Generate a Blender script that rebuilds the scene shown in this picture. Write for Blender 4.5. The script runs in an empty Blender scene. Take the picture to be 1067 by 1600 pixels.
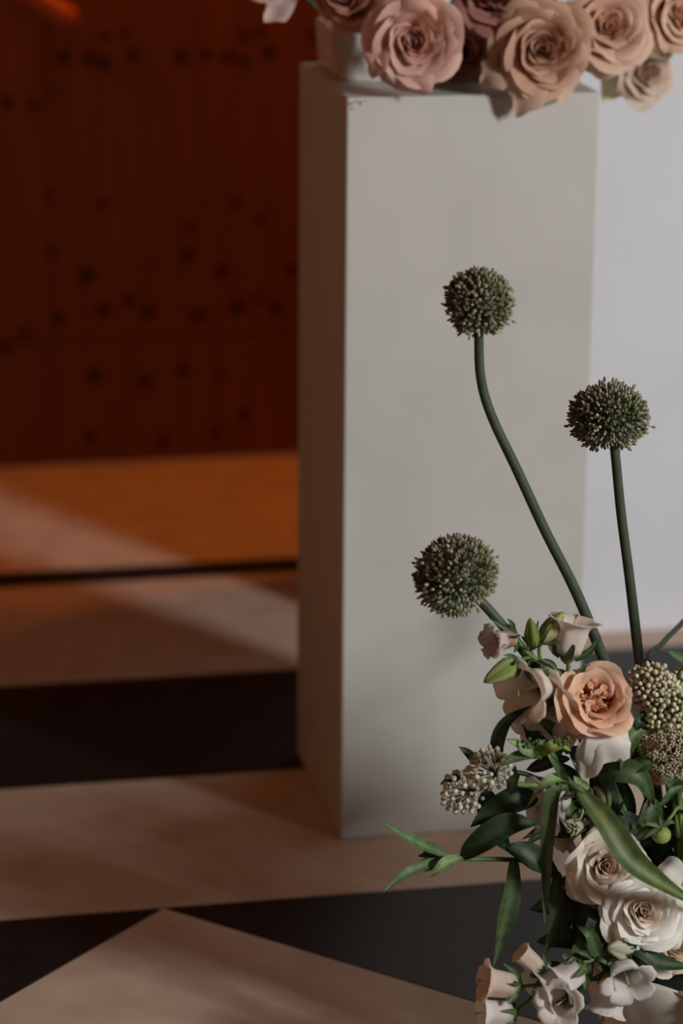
import bpy, math, random
import numpy as np
from mathutils import Vector, Matrix
PI = math.pi
sc = bpy.context.scene
COL = sc.collection

# ------------------------------------------------------------------ camera
FPX = 4453.0                      # focal length in pixels of the 1067 x 1600 frame
YAW, PITCH, ROLL = -0.1994, 0.29435, 0.00822
CAMPOS = np.array([-0.64126, -3.16486, 1.40006])
_f = np.array([-math.sin(YAW)*math.cos(PITCH), math.cos(YAW)*math.cos(PITCH), -math.sin(PITCH)])
_r = np.array([math.cos(YAW), math.sin(YAW), 0.0]); _u = np.cross(_r, _f)
CR = math.cos(ROLL)*_r + math.sin(ROLL)*_u
CU = -math.sin(ROLL)*_r + math.cos(ROLL)*_u
CF = _f
cam = bpy.data.cameras.new('camera'); camo = bpy.data.objects.new('camera', cam); COL.objects.link(camo)
M = Matrix.Identity(4)
for i in range(3):
    M[i][0], M[i][1], M[i][2], M[i][3] = CR[i], CU[i], -CF[i], CAMPOS[i]
camo.matrix_world = M
cam.sensor_fit = 'HORIZONTAL'; cam.sensor_width = 24.0; cam.lens = FPX*24.0/1067.0
cam.clip_start = 0.05; cam.clip_end = 60
cam.dof.use_dof = True; cam.dof.focus_distance = 2.87; cam.dof.aperture_fstop = 2.8
sc.camera = camo

# ------------------------------------------------------------------ world, lights, exposure
w = bpy.data.worlds.new('world'); sc.world = w; w.use_nodes = True
w.node_tree.nodes['Background'].inputs[0].default_value = (0.5, 0.55, 0.62, 1)
w.node_tree.nodes['Background'].inputs[1].default_value = 0.05

def area_light(name, loc, target, sx, sy, power, color):
    l = bpy.data.lights.new(name, 'AREA'); l.shape = 'RECTANGLE'; l.size = sx; l.size_y = sy
    l.energy = power; l.color = color
    o = bpy.data.objects.new(name, l); COL.objects.link(o); o.location = loc
    o.rotation_euler = (Vector(target)-Vector(loc)).to_track_quat('-Z', 'Y').to_euler()
    return o
# daylight entering the tall window behind the photographer's right shoulder
area_light('window_daylight', (3.12, -4.12, 2.35), (0.15, 0, 0.5), 0.52, 0.9, 222, (1.0, 0.99, 0.975))
# amber ceiling lamp over the space behind the white wall
area_light('amber_ceiling_lamp', (0.95, 1.18, 2.7), (0.45, 1.42, 0), 0.5, 0.14, 28, (1.0, 0.24, 0.016))
area_light('warm_fill_light', (-2.2, -0.6, 2.9), (-0.6, -0.1, 0.2), 0.7, 0.7, 9, (1.0, 0.46, 0.17))  # unseen fill, added to warm the plinth's left face and the near floor
vs = sc.view_settings
vs.view_transform = 'Standard'; vs.look = 'None'; vs.exposure = 0.0; vs.gamma = 1.0; vs.use_curve_mapping = False
try:
    sc.cycles.use_denoising = True
except Exception:
    pass

# ------------------------------------------------------------------ helpers
def ray(px, py):
    d = CF + CR*((px-533.5)/FPX) - CU*((py-800.0)/FPX)
    return d
def P(px, py, Y):
    d = ray(px, py); t = (Y-CAMPOS[1])/d[1]
    return CAMPOS + t*d
def PZ(px, py, Z):
    d = ray(px, py); t = (Z-CAMPOS[2])/d[2]
    return CAMPOS + t*d
def mpp(p):                         # metres per pixel at a point
    return float(np.dot(np.asarray(p)-CAMPOS, CF))/FPX
def nrm(v):
    v = np.asarray(v, float); return v/(np.linalg.norm(v)+1e-12)
def face(rx, uy):                   # a direction toward the viewer, tipped right / up
    return nrm(-CF + rx*CR + uy*CU)
def lin(c):
    if isinstance(c, str):
        c = [int(c[i:i+2], 16)/255 for i in (0, 2, 4)]
    return np.array([x/12.92 if x <= .04045 else ((x+.055)/1.055)**2.4 for x in c])
def frame(n, up=None):
    n = nrm(n); up = CU if up is None else up
    x = np.cross(up, n)
    if np.linalg.norm(x) < 1e-4: x = np.cross(CR, n)
    x = nrm(x); y = np.cross(n, x)
    return x, y, n
def smooth(a, b, x):
    t = np.clip((x-a)/(b-a), 0, 1); return t*t*(3-2*t)

def mesh_obj(name, V, F, mat, parent=None, col=None, smooth_shade=True, origin=None):
    V = np.asarray(V, float)
    if origin is None:
        origin = ORIG.get(parent.as_pointer()) if parent is not None else V.mean(0)*0
        if origin is None: origin = np.zeros(3)
    me = bpy.data.meshes.new(name); me.from_pydata((V-origin).tolist(), [], F)
    if col is not None:
        at = me.color_attributes.new('Col', 'FLOAT_COLOR', 'POINT')
        c = np.ones((len(V), 4)); c[:, :3] = col
        at.data.foreach_set('color', c.ravel())
    if smooth_shade: me.polygons.foreach_set('use_smooth', [True]*len(me.polygons))
    me.materials.append(mat); me.update()
    o = bpy.data.objects.new(name, me); COL.objects.link(o)
    if parent is not None:
        o.parent = parent
        ORIG[o.as_pointer()] = origin
    else:
        o.location = origin; ORIG[o.as_pointer()] = origin
    return o
ORIG = {}
KEEP = []
def thing(name, loc, label, cat, group=None):
    o = bpy.data.objects.new(name, None); COL.objects.link(o); o.location = tuple(loc)
    o.empty_display_size = 0.02
    o['label'] = label; o['category'] = cat
    if group: o['group'] = group
    ORIG[o.as_pointer()] = np.array(loc, float); KEEP.append(o)
    return o
def tag(o, label, cat, group=None, kind=None):
    o['label'] = label; o['category'] = cat
    if group: o['group'] = group
    if kind: o['kind'] = kind
    return o
class MB:
    """collects verts, faces and colours of one part"""
    def __init__(s): s.V = []; s.F = []; s.C = []; s.n = 0
    def add(s, V, F, c=(1, 1, 1)):
        V = np.asarray(V, float); s.V.append(V); s.F += [tuple(i+s.n for i in f) for f in F]
        c = np.asarray(c, float)
        if c.ndim == 1: c = np.tile(c, (len(V), 1))
        s.C.append(c); s.n += len(V)
    def build(s, name, mat, parent=None, **k):
        return mesh_obj(name, np.vstack(s.V), s.F, mat, parent, col=np.vstack(s.C), **k)
_gf = {}
def grid_faces(a, b, closed=False):
    k = (a, b, closed)
    if k not in _gf:
        fs = []
        for i in range(a-1):
            for j in range(b if closed else b-1):
                j2 = (j+1) % b
                fs.append((i*b+j, i*b+j2, (i+1)*b+j2, (i+1)*b+j))
        _gf[k] = fs
    return _gf[k]
def catmull(pts, n):
    pts = [np.asarray(p, float) for p in pts]
    if len(pts) == 2:
        return np.array([pts[0]+(pts[1]-pts[0])*t for t in np.linspace(0, 1, n)])
    q = [2*pts[0]-pts[1]]+pts+[2*pts[-1]-pts[-2]]
    out = []; m = len(pts)-1
    for t in np.linspace(0, m, n):
        i = min(int(t), m-1); s = t-i
        a, b, c, d = q[i], q[i+1], q[i+2], q[i+3]
        out.append(.5*((2*b)+(c-a)*s+(2*a-5*b+4*c-d)*s*s+(-a+3*b-3*c+d)*s**3))
    return np.array(out)
def tube(pts, rad, n=12, seg=8):
    """V, F of a swept round stem; rad a number or list along the stem"""
    c = catmull(pts, n)
    rr = np.interp(np.linspace(0, 1, n), np.linspace(0, 1, len(rad)), rad) if hasattr(rad, '__len__') else np.full(n, rad)
    V = []; up = None
    for i in range(n):
        t = nrm(c[min(i+1, n-1)]-c[max(i-1, 0)])
        if up is None:
            up = nrm(np.cross(t, [0.3, 0.9, 0.2]))
        up = nrm(up-t*np.dot(up, t)); s = np.cross(t, up)
        for k in range(seg):
            a = 2*PI*k/seg
            V.append(c[i]+rr[i]*(math.cos(a)*up+math.sin(a)*s))
    F = list(grid_faces(n, seg, True))
    F.append(tuple(range(seg))[::-1]); F.append(tuple((n-1)*seg+k for k in range(seg)))
    return np.array(V), F
def box(lo, hi):
    (a, b, c), (d, e, f) = lo, hi
    V = [(a,b,c),(d,b,c),(d,e,c),(a,e,c),(a,b,f),(d,b,f),(d,e,f),(a,e,f)]
    F = [(0,3,2,1),(4,5,6,7),(0,1,5,4),(1,2,6,5),(2,3,7,6),(3,0,4,7)]
    return np.array(V, float), F
def prism(poly, z0, z1):
    n = len(poly)
    V = [(x, y, z0) for x, y in poly]+[(x, y, z1) for x, y in poly]
    F = [tuple(range(n))[::-1], tuple(range(n, 2*n))]+[(i, (i+1) % n, n+(i+1) % n, n+i) for i in range(n)]
    return np.array(V, float), F
def bevel(o, wdt, seg=3):
    m = o.modifiers.new('bevel', 'BEVEL'); m.width = wdt; m.segments = seg; m.limit_method = 'ANGLE'
    return o

# ------------------------------------------------------------------ materials
def new_mat(name):
    m = bpy.data.materials.new(name); m.use_nodes = True
    nt = m.node_tree; b = nt.nodes['Principled BSDF']
    return m, nt, b
def N(nt, t, **k):
    n = nt.nodes.new(t)
    for a, v in k.items(): setattr(n, a, v)
    return n
def noise_mix(nt, c1, c2, scale, detail=4, lo=.35, hi=.65, coord='Object', stretch=None):
    tc = N(nt, 'ShaderNodeTexCoord'); nz = N(nt, 'ShaderNodeTexNoise'); nz.inputs['Scale'].default_value = scale
    nz.inputs['Detail'].default_value = detail
    src = tc.outputs[coord]
    if stretch:
        mp = N(nt, 'ShaderNodeMapping'); mp.inputs['Scale'].default_value = stretch
        nt.links.new(src, mp.inputs[0]); src = mp.outputs[0]
    nt.links.new(src, nz.inputs['Vector'])
    rp = N(nt, 'ShaderNodeValToRGB'); rp.color_ramp.elements[0].position = lo; rp.color_ramp.elements[1].position = hi
    rp.color_ramp.elements[0].color = (*c1, 1); rp.color_ramp.elements[1].color = (*c2, 1)
    nt.links.new(nz.outputs['Fac'], rp.inputs[0])
    return rp, nz
def bump(nt, b, src, strength, dist):
    bp = N(nt, 'ShaderNodeBump'); bp.inputs['Strength'].default_value = strength; bp.inputs['Distance'].default_value = dist
    nt.links.new(src, bp.inputs['Height']); nt.links.new(bp.outputs[0], b.inputs['Normal'])
def surf(name, c1, c2, scale, rough, bstr=.15, bdist=.002, spec=.5, lo=.35, hi=.65, stretch=None):
    m, nt, b = new_mat(name)
    rp, nz = noise_mix(nt, lin(c1), lin(c2), scale, lo=lo, hi=hi, stretch=stretch)
    nt.links.new(rp.outputs[0], b.inputs['Base Color'])
    b.inputs['Roughness'].default_value = rough; b.inputs['Specular IOR Level'].default_value = spec
    bump(nt, b, nz.outputs['Fac'], bstr, bdist)
    return m
def organic(name, rough, trans, nscale=140, var=.25, spec=.3, bstr=.2):
    """plant tissue: pigment from the 'Col' attribute, fine mottling, some light let through"""
    m, nt, b = new_mat(name)
    at = N(nt, 'ShaderNodeAttribute'); at.attribute_name = 'Col'
    rp, nz = noise_mix(nt, (1-var,)*3, (1, 1, 1), nscale, lo=.25, hi=.7)
    mx = N(nt, 'ShaderNodeMix'); mx.data_type = 'RGBA'; mx.blend_type = 'MULTIPLY'; mx.inputs[0].default_value = 1
    nt.links.new(at.outputs['Color'], mx.inputs[6]); nt.links.new(rp.outputs[0], mx.inputs[7])
    nt.links.new(mx.outputs[2], b.inputs['Base Color'])
    b.inputs['Roughness'].default_value = rough; b.inputs['Specular IOR Level'].default_value = spec
    bump(nt, b, nz.outputs['Fac'], bstr, .0008)
    if trans > 0:
        tr = N(nt, 'ShaderNodeBsdfTranslucent'); nt.links.new(mx.outputs[2], tr.inputs[0])
        ms = N(nt, 'ShaderNodeMixShader'); ms.inputs[0].default_value = trans
        nt.links.new(b.outputs[0], ms.inputs[1]); nt.links.new(tr.outputs[0], ms.inputs[2])
        nt.links.new(ms.outputs[0], nt.nodes['Material Output'].inputs[0])
    return m
M_PETAL = organic('petal_tissue', .62, .38, 90, .10, .15, .12)
M_BELL = organic('bell_tissue', .6, .55, 90, .08, .15, .12)
M_LEAF = organic('leaf_tissue', .52, .16, 70, .4, .3, .3)
M_STEM = organic('stem_tissue', .5, 0, 120, .3, .35, .15)
M_BUD = organic('bud_tissue', .55, .05, 300, .2, .3, .1)

M_WHITE = surf('white_painted_wood', 'b3b2ad', 'bab8b4', 9, .62, .12, .003, .3)
M_WALLW = surf('white_plaster', 'cccfd4', 'd0d3d8', 6, .8, .1, .003, .2)
M_CREAM = surf('cream_floor_paint', 'b09a89', 'bea897', 14, .52, .15, .0015, .3, stretch=(1, 1, 1))
M_BLACK = surf('black_floor_paint', '100f0e', '171614', 14, .5, .12, .0012, .38)
M_GROUT = surf('grout', '3a332c', '463d35', 40, .9)
M_CERAMIC = surf('glazed_white_ceramic', 'cfc9c2', 'd6d1ca', 12, .28, .03, .001, .5)
M_STONE = surf('weathered_grey_stone', 'b0aa9f', 'cac4b9', 22, .8, .35, .003, .2, .3, .7)
M_FOAM = surf('dark_wet_foam', '10130f', '1c211a', 60, .9)
M_CEIL = surf('ceiling_paint', '54402f', '5a4534', 5, .9)
M_DARKM = surf('dark_metal', '15120f', '1d1916', 30, .5)
M_COPPER = surf('orange_lacquered_metal', 'c05a1c', 'd06a24', 20, .45)
M_CHIP = surf('chipped_paint_wood', '4a3d33', '64564a', 200, .9)

def plywood_mat():
    m, nt, b = new_mat('rust_red_plywood')
    rp, nz = noise_mix(nt, lin('683a1e'), lin('7e4a26'), 3.0, 5, .2, .8, 'Generated', (9, 1, 1.2))
    # use true position so the knots sit where they are on the boards
    geo = N(nt, 'ShaderNodeNewGeometry')
    nt.links.new(geo.outputs['Position'], nz.inputs['Vector'].links[0].from_node.inputs[0])
    knots = [(97,90,13),(140,93,12),(163,100,12),(165,58,9),(195,52,9),(208,86,12),(283,90,13),(322,87,11),(355,90,12),
             (383,97,11),(380,58,10),(405,50,10),(420,83,13),(12,160,11),(52,165,10),(85,140,7),(135,430,14),(162,485,14),
             (200,470,11),(231,488,13),(309,493,13),(347,424,12),(372,480,13),(404,465,9),(432,483,12),(457,423,11),
             (93,498,12),(38,523,10),(8,545,12),(148,587,13),(226,597,13),(285,580,11),(345,585,8),(294,398,12),(298,355,9),(160,320,9),
             (372,318,9),(405,342,8),(80,395,9),(382,648,11),(338,678,9),(140,683,10),(255,690,10),(75,305,8),(490,58,10),
             (-60,88,12),(-95,90,12),(-40,430,13),(-15,487,12),(-75,590,12),(640,300,12),(700,420,12)]
    acc = None
    sep = N(nt, 'ShaderNodeSeparateXYZ'); nt.links.new(geo.outputs['Position'], sep.inputs[0])
    cmb = N(nt, 'ShaderNodeCombineXYZ'); nt.links.new(sep.outputs[0], cmb.inputs[0]); nt.links.new(sep.outputs[2], cmb.inputs[2])
    for (x, y, r) in knots:
        p = P(x, y, 1.73); rr = r*mpp(p)*1.3
        d = N(nt, 'ShaderNodeVectorMath', operation='DISTANCE'); nt.links.new(cmb.outputs[0], d.inputs[0])
        d.inputs[1].default_value = (p[0], 0, p[2])
        mr = N(nt, 'ShaderNodeMapRange', interpolation_type='SMOOTHSTEP')
        mr.inputs[1].default_value = rr*.35; mr.inputs[2].default_value = rr*1.1; mr.inputs[3].default_value = 1; mr.inputs[4].default_value = 0
        nt.links.new(d.outputs['Value'], mr.inputs[0])
        if acc is None: acc = mr.outputs[0]
        else:
            mx = N(nt, 'ShaderNodeMath', operation='MAXIMUM'); nt.links.new(acc, mx.inputs[0]); nt.links.new(mr.outputs[0], mx.inputs[1]); acc = mx.outputs[0]
    sc_ = N(nt, 'ShaderNodeMath', operation='MULTIPLY'); sc_.inputs[1].default_value = .8; nt.links.new(acc, sc_.inputs[0])
    mix = N(nt, 'ShaderNodeMix'); mix.data_type = 'RGBA'
    nt.links.new(sc_.outputs[0], mix.inputs[0]); nt.links.new(rp.outputs[0], mix.inputs[6])
    mix.inputs[7].default_value = (*lin('24110b'), 1)
    nt.links.new(mix.outputs[2], b.inputs['Base Color'])
    b.inputs['Roughness'].default_value = .6; b.inputs['Specular IOR Level'].default_value = .25
    bump(nt, b, nz.outputs['Fac'], .15, .002)
    return m
M_PLY = plywood_mat()
M_PLYPLAIN = surf('plain_rust_plywood', '5e2a16', '70361c', 3, .6)

# ------------------------------------------------------------------ structure
def structure(name, V, F, mat, parent=None, **k):
    o = mesh_obj(name, V, F, mat, parent, smooth_shade=False, **k)
    if parent is None: o['kind'] = 'structure'
    return o
XL, XR, YB, YF, ZC = -3.2, 4.4, 1.73, -4.2, 4.4
floor = structure('floor', *box((XL, YF, -.12), (XR, YB, -.006)), M_GROUT)
g = .0008
ys = [1.73, 1.130, 1.0528, .6153, .2376, -.1547]
mats = [M_CREAM, M_BLACK, M_CREAM, M_BLACK, M_CREAM]
for k in range(5):
    structure('floor_tile', *box((XL, ys[k+1]+g, -.006), (XR, ys[k]-g, 0)), mats[k], floor)
def clip_y(poly, y0, keep_below):
    out = []
    for i in range(len(poly)):
        a, b = poly[i], poly[(i+1) % len(poly)]
        ina = (a[1] <= y0) if keep_below else (a[1] >= y0); inb = (b[1] <= y0) if keep_below else (b[1] >= y0)
        if ina: out.append(a)
        if ina != inb:
            t = (y0-a[1])/(b[1]-a[1]); out.append((a[0]+t*(b[0]-a[0]), y0))
    return out
def clip_x(poly, x0, keep_below):
    return [(b, a) for a, b in clip_y([(y, x) for x, y in poly], x0, keep_below)]
H5 = .5
for row in range(0, 10):
    for k in range(-5, 7):
        cx = -.24+k*2*H5*.5*2 if row % 2 == 1 else -.24+H5+k*2*H5
        cy = ys[-1]-row*H5
        # even rows are black diamonds, odd rows cream
        s_ = H5-2*g
        poly = [(cx-s_, cy), (cx, cy-s_), (cx+s_, cy), (cx, cy+s_)]
        poly = clip_y(poly, ys[-1]-g, True)
        for fn, lim, below in ((clip_y, YF, False), (clip_x, XL, False), (clip_x, XR, True)):
            if len(poly) >= 3: poly = fn(poly, lim, below)
        if len(poly) < 3: continue
        structure('floor_tile', *prism(poly, -.006, 0), M_BLACK if row % 2 == 0 else M_CREAM, floor)

# rust-red plywood wall: backing plus panels with fine seams
wall_back = structure('wall_back', *box((XL, YB+.02, 0), (XR, YB+.12, ZC)), M_DARKM)
seam_z = float(P(250, 527, YB)[2]); seam_x = float(P(84, 540, YB)[0])
pw = 1.22; ph = 1.5
xs_ = [seam_x+pw*k for k in range(-3, 5)]
xs_ = [XL]+[x for x in xs_ if XL+.1 < x < XR-.1]+[XR]
zs_ = [0, seam_z, seam_z+ph, seam_z+2*ph, ZC]
for i in range(len(xs_)-1):
    for j in range(len(zs_)-1):
        structure('plywood_panel', *box((xs_[i]+.0012, YB, zs_[j]+.0012), (xs_[i+1]-.0012, YB+.02, zs_[j+1]-.0012)), M_PLY, wall_back)
wall_right = structure('wall_right', *box((.238, .691, 0), (XR, 1.065, ZC)), M_WALLW)  # thickened out of view to cut the amber light off the nearer floor
wall_left = structure('wall_left', *box((XL-.1, YF, 0), (XL, YB+.12, ZC)), M_PLYPLAIN)
wall_side = structure('wall_far_right', *box((XR, YF, 0), (XR+.1, YB+.12, ZC)), M_WALLW)
ceiling = structure('ceiling', *box((XL, YF, ZC), (XR, YB+.12, ZC+.1)), M_CEIL)
# wall behind the photographer with its tall window
WX0, WX1, WZ0, WZ1 = 2.75, 3.5, 1.75, 2.95
mb = MB()
for lo, hi in (((XL, YF-.12, 0), (WX0, YF, ZC)), ((WX1, YF-.12, 0), (XR, YF, ZC)), ((WX0, YF-.12, 0), (WX1, YF, WZ0)), ((WX0, YF-.12, WZ1), (WX1, YF, ZC))):
    mb.add(*box(lo, hi))
wf = mb.build('wall_front', M_PLYPLAIN, smooth_shade=False); wf['kind'] = 'structure'
mb = MB()
for lo, hi in (((WX0, YF-.1, WZ0), (WX0+.05, YF-.05, WZ1)), ((WX1-.05, YF-.1, WZ0), (WX1, YF-.05, WZ1)), ((WX0, YF-.1, WZ0), (WX1, YF-.05, WZ0+.05)), ((WX0, YF-.1, WZ1-.05), (WX1, YF-.05, WZ1))):
    mb.add(*box(lo, hi))
wn = mb.build('window_1', M_WHITE, smooth_shade=False); wn['kind'] = 'structure'

# ------------------------------------------------------------------ plinth
PW, PD, PH = .30, .294, .912
pl = thing('plinth', (PW/2, PD/2, 0), 'tall white painted square plinth with scuffed top edge, standing on the striped floor', 'plinth')
V, F = box((0, 0, 0), (PW, PD, PH))
bevel(mesh_obj('body', V, F, M_WHITE, pl, smooth_shade=False), .0035, 3)
rnd = random.Random(4)
mb = MB()
for (x, y, wd, hg) in [(548,162,7,5),(556,158,10,4),(563,161,5,5),(570,157,12,4),(583,156,10,3),(612,154,12,3),(623,154,8,3),(752,151,10,2.5),(549,170,3,6),(640,153,6,2),(700,152,5,2),(820,149,9,2)]:
    p = P(x, y, -.0004); s = mpp(p); n = 7
    ring = [(p[0]+wd*s*.6*math.cos(a)*rnd.uniform(.5, 1), p[2]+hg*s*.6*math.sin(a)*rnd.uniform(.5, 1)) for a in np.linspace(0, 2*PI, n, endpoint=False)]
    ring = [(x_, min(z_, PH-.0038)) for x_, z_ in ring]
    V = [(x_, -.0004, z_) for x_, z_ in ring]+[(x_, .0006, z_) for x_, z_ in ring]
    F = [tuple(range(n)), tuple(range(2*n-1, n-1, -1))]+[(i, n+i, n+(i+1) % n, (i+1) % n) for i in range(n)]
    mb.add(V, F)
ch = mb.build('paint_chips', M_CHIP, pl, smooth_shade=False); ch['kind'] = 'stuff'

# unidentified orange shape high on the rust wall, built as an out-of-focus rod
a, b_ = P(15, -32, 1.60), P(112, 30, 1.60)
rod = thing('orange_rod', a, 'unidentified blurred orange shape, built as a rod reaching down across the top left of the rust wall', 'rod')
mb = MB(); mb.add(*tube([a+(a-b_)*1.6, a, b_], [.016, .016, .019], 16, 12)); mb.build('rod_shaft', M_COPPER, rod)
mb = MB(); mb.add(*tube([b_, b_+(b_-a)*.06], [.019, .011], 5, 12)); mb.build('end_cap', M_COPPER, rod)
mb = MB(); e0 = a+(a-b_)*1.6; mb.add(*tube([e0, (e0[0], YB, e0[2])], .02, 4, 12)); mb.build('wall_bracket', M_COPPER, rod)

# ------------------------------------------------------------------ flower builders
GREEN = lin('4b6138'); DGREEN = lin('2c4228'); LGREEN = lin('7f9a55'); STEMG = lin('3c5634')
def petal_mesh(rng, R, t, th0, rc, h, span, flare, drop, roll, point, ruffle, close, cin, cout, cedge, cbase, nu=11, nv=13, zb=0., spiral=.1, length=.02):
    """one petal in the rose's own frame (axis z); returns V, F, colours"""
    us = np.linspace(-1, 1, nu); vs_ = np.linspace(0, 1, nv)
    U, Vv = np.meshgrid(us, vs_)
    ve = Vv
    wd = .42+.58*np.sin(np.clip(ve*1.4, 0, 1)*PI/2)
    wd = wd*(1-.16*smooth(.72, 1.0, ve)**1.5)
    th = th0+U*span*wd
    ph = rng.uniform(0, 6.28); k1 = rng.uniform(3, 5)
    q = np.clip(ve/.6, 0, 1)
    r = rc*(1-(1-q)**2.3); z = zb+h*q**.9
    r = r*(1-close*smooth(.3, .75, ve))
    # the lip: bends outward, most at the two shoulders, so the middle stands as a point
    lp = np.clip((ve-.6)/.4, 0, 1)
    end = flare+roll*np.abs(U)**1.8+ruffle*12*np.sin(U*k1*1.3+ph)
    st = 1.45-.25*t
    nst = 8
    lip = length*(1-.30*np.abs(U)**3+point*(1-np.abs(U))**1.5)
    for kk in range(nst):
        f = (kk+.5)/nst; step = lip*lp/nst
        an = st-(st+end)*(f*lp)**1.2
        r = r+step*np.cos(an); z = z+step*np.sin(an)
    r = r*(1+spiral*U)
    r = r+R*ruffle*np.sin(U*k1+ph)*ve**3
    z = z+R*ruffle*.6*np.sin(U*k1*1.7+ph*2)*ve**3-drop*smooth(.3, 1, ve)
    V = np.stack([r*np.cos(th), r*np.sin(th), z], -1).reshape(-1, 3)
    e = np.clip(np.maximum(np.abs(U)**6*.8, smooth(.86, 1.0, Vv)), 0, 1)[..., None]
    c = cin+(cout-cin)*smooth(.1, .62, t)
    cc = cbase+(c-cbase)*smooth(.0, .4, Vv)[..., None]
    cc = cc+(cedge-cc)*e*.8  # rims painted lighter, imitating light caught on the petal edges
    cc = cc*(1+rng.uniform(-.05, .05))
    return V, grid_faces(nv, nu), cc.reshape(-1, 3)

def rose(px, py, Y, rpx, n, label, cols, seed, npet=26, openv=1.0, garden=False, guards=(), anchor=None, group=None, cupz=1.0, twist=0., cat='rose', inner_open=0.):
    """rose with separate petals, sepals and stem. n: direction the bloom faces"""
    rng = np.random.RandomState(seed)
    C = P(px, py, Y); R = rpx*mpp(C)
    x, y, n = frame(n)
    base = C-n*R*.55
    B = np.stack([x, y, n])               # rows: local axes
    toW = lambda V: base+V@B
    t_ = thing('rose', base, label, cat, group)
    cin, cout, cedge, cbase = [lin(c) for c in cols]
    a = twist
    kinds = []
    for i in range(npet):
        t = (i+.5)/npet
        kinds.append((t, a)); a += 2.39996+rng.uniform(-.12, .12)
    for t, a in kinds:
        if garden and t < .52: continue
        rc = R*(.035+.66*t**1.1)*(1+rng.uniform(-.05, .05))
        h = R*cupz*(.92-.34*smooth(.15, 1, t))*(1+rng.uniform(-.05, .05))
        span = (1.9-.85*t**.7)*(1+rng.uniform(-.1, .1))
        length = R*(.20+.20*smooth(.1, .8, t))*rng.uniform(.85, 1.2)
        end = (-1.45+1.6*openv*smooth(.12, 1., t))+rng.uniform(-.2, .3)
        roll = (.2+2.0*smooth(.15, .7, t))*rng.uniform(.5, 1.4)
        close = .5*(1-smooth(0, .32, t))
        V, F, c = petal_mesh(rng, R, t, a, rc, h, span, end, 0, roll, .05+.26*t, .020*(.4+t), close, cin, cout, cedge, cbase, length=length, spiral=.16)
        mesh_obj('petal', toW(V), F, M_PETAL, t_, col=c)
    if garden:                             # quartered heart of many small ruffled petals
        for q in range(5):
            qa = q*2*PI/5+rng.uniform(-.2, .2)
            qc = np.array([math.cos(qa), math.sin(qa), 0])*R*.31
            for k in range(9):
                rr = R*(.03+.028*k)
                V, F, c = petal_mesh(rng, R, .1+.05*k, qa+rng.uniform(-1.3, 1.3)+(k % 2)*PI*.9, rr, R*(.66+.015*k)*rng.uniform(.88, 1.1), rng.uniform(.7, 1.2), -.7+rng.uniform(-.4, .5), 0, .5, .05, .03, .1, cin, cout, cedge, cbase, nu=7, nv=9, length=R*.22)
                V[:, :2] += qc[:2]
                mesh_obj('petal', toW(V), F, M_PETAL, t_, col=c)
    for (ang, ln, wdt, dr, shade) in guards:   # outermost petals falling back and down
        V, F, c = petal_mesh(rng, R, 1.0, ang, R*.66, R*.36, wdt*1.25, .9+dr*.8, 0, .7, .35, .03, 0, cin, lin(shade), lin(shade), cbase, length=R*.62*ln)
        mesh_obj('petal', toW(V), F, M_PETAL, t_, col=c)
    # receptacle, sepals, stem
    mb = MB()
    prof = [(-.20, .03), (-.17, .10), (-.08, .16), (0., .18), (.08, .15)]
    V = np.array([[R*r_*math.cos(k*PI/5), R*r_*math.sin(k*PI/5), R*z_] for z_, r_ in prof for k in range(10)])
    F = list(grid_faces(5, 10, True))+[tuple(range(10))[::-1], tuple(range(40, 50))]
    mb.add(toW(V), F, GREEN); mb.build('receptacle', M_STEM, t_)
    for k in range(5):
        aa = k*2*PI/5+twist; mb = MB()
        vs_ = np.linspace(0, 1, 6); VV = []
        for v in vs_:
            ww = .11*R*math.sin(PI*(.2+.8*v))**.8*(1-.3*v)+.004*R
            rr = R*(.12+.55*v); zz = R*(-.02-.12*v+.1*v*v)
            for u in (-1, 0, 1):
                VV.append([rr*math.cos(aa)-u*ww*math.sin(aa), rr*math.sin(aa)+u*ww*math.cos(aa), zz-abs(u)*ww*.3])
        mb.add(toW(np.array(VV)), grid_faces(6, 3), GREEN); mb.build('sepal', M_LEAF, t_)
    if anchor is not None:
        p0 = base-n*R*.15; p1 = base-n*R*.9; p2 = np.asarray(anchor, float)
        mb = MB(); mb.add(*tube([p0, p1, (p1+p2)/2+np.array([0, .01, 0]), p2], .0026, 14, 8), STEMG); mb.build('stem', M_STEM, t_)
    return t_

def leaf_part(parent, pts, wid, col=DGREEN, tilt=(0, 0), fold=.42, wave=.07, seed=0, nl=22, base_w=.16, name='leaf', peak=.85, rib=None):
    """lanceolate leaf along world points; wid = full width in metres"""
    c = catmull(pts, nl); rng = np.random.RandomState(seed+int(abs(c[0][0])*1e4) % 9999)
    js = np.array([-1, -.55, 0, .55, 1.])
    V = []; Cc = []
    hint = face(*tilt); ph = rng.uniform(0, 6)
    col = np.asarray(col); ribc = col*1.35+.03 if rib is None else np.asarray(rib)
    for i in range(nl):
        t = i/(nl-1)
        T = nrm(c[min(i+1, nl-1)]-c[max(i-1, 0)])
        nn = nrm(hint-T*np.dot(hint, T)); s = np.cross(T, nn)
        wv = wid*.5*(base_w*(1-t)**2+max(0, math.sin(PI*t**peak))**.85*(1-base_w*.3))
        if i == nl-1: wv = wid*.01
        for j in js:
            V.append(c[i]+s*wv*j+nn*(fold*abs(j)*wv+wave*wid*math.sin(t*9+ph+j*2)*abs(j)))
            Cc.append(ribc if j == 0 else col*(1+.16*math.sin(i*2.4-abs(j)*2.2)))
    return mesh_obj(name, np.array(V), grid_faces(nl, 5), M_LEAF, parent, col=np.array(Cc))

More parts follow.
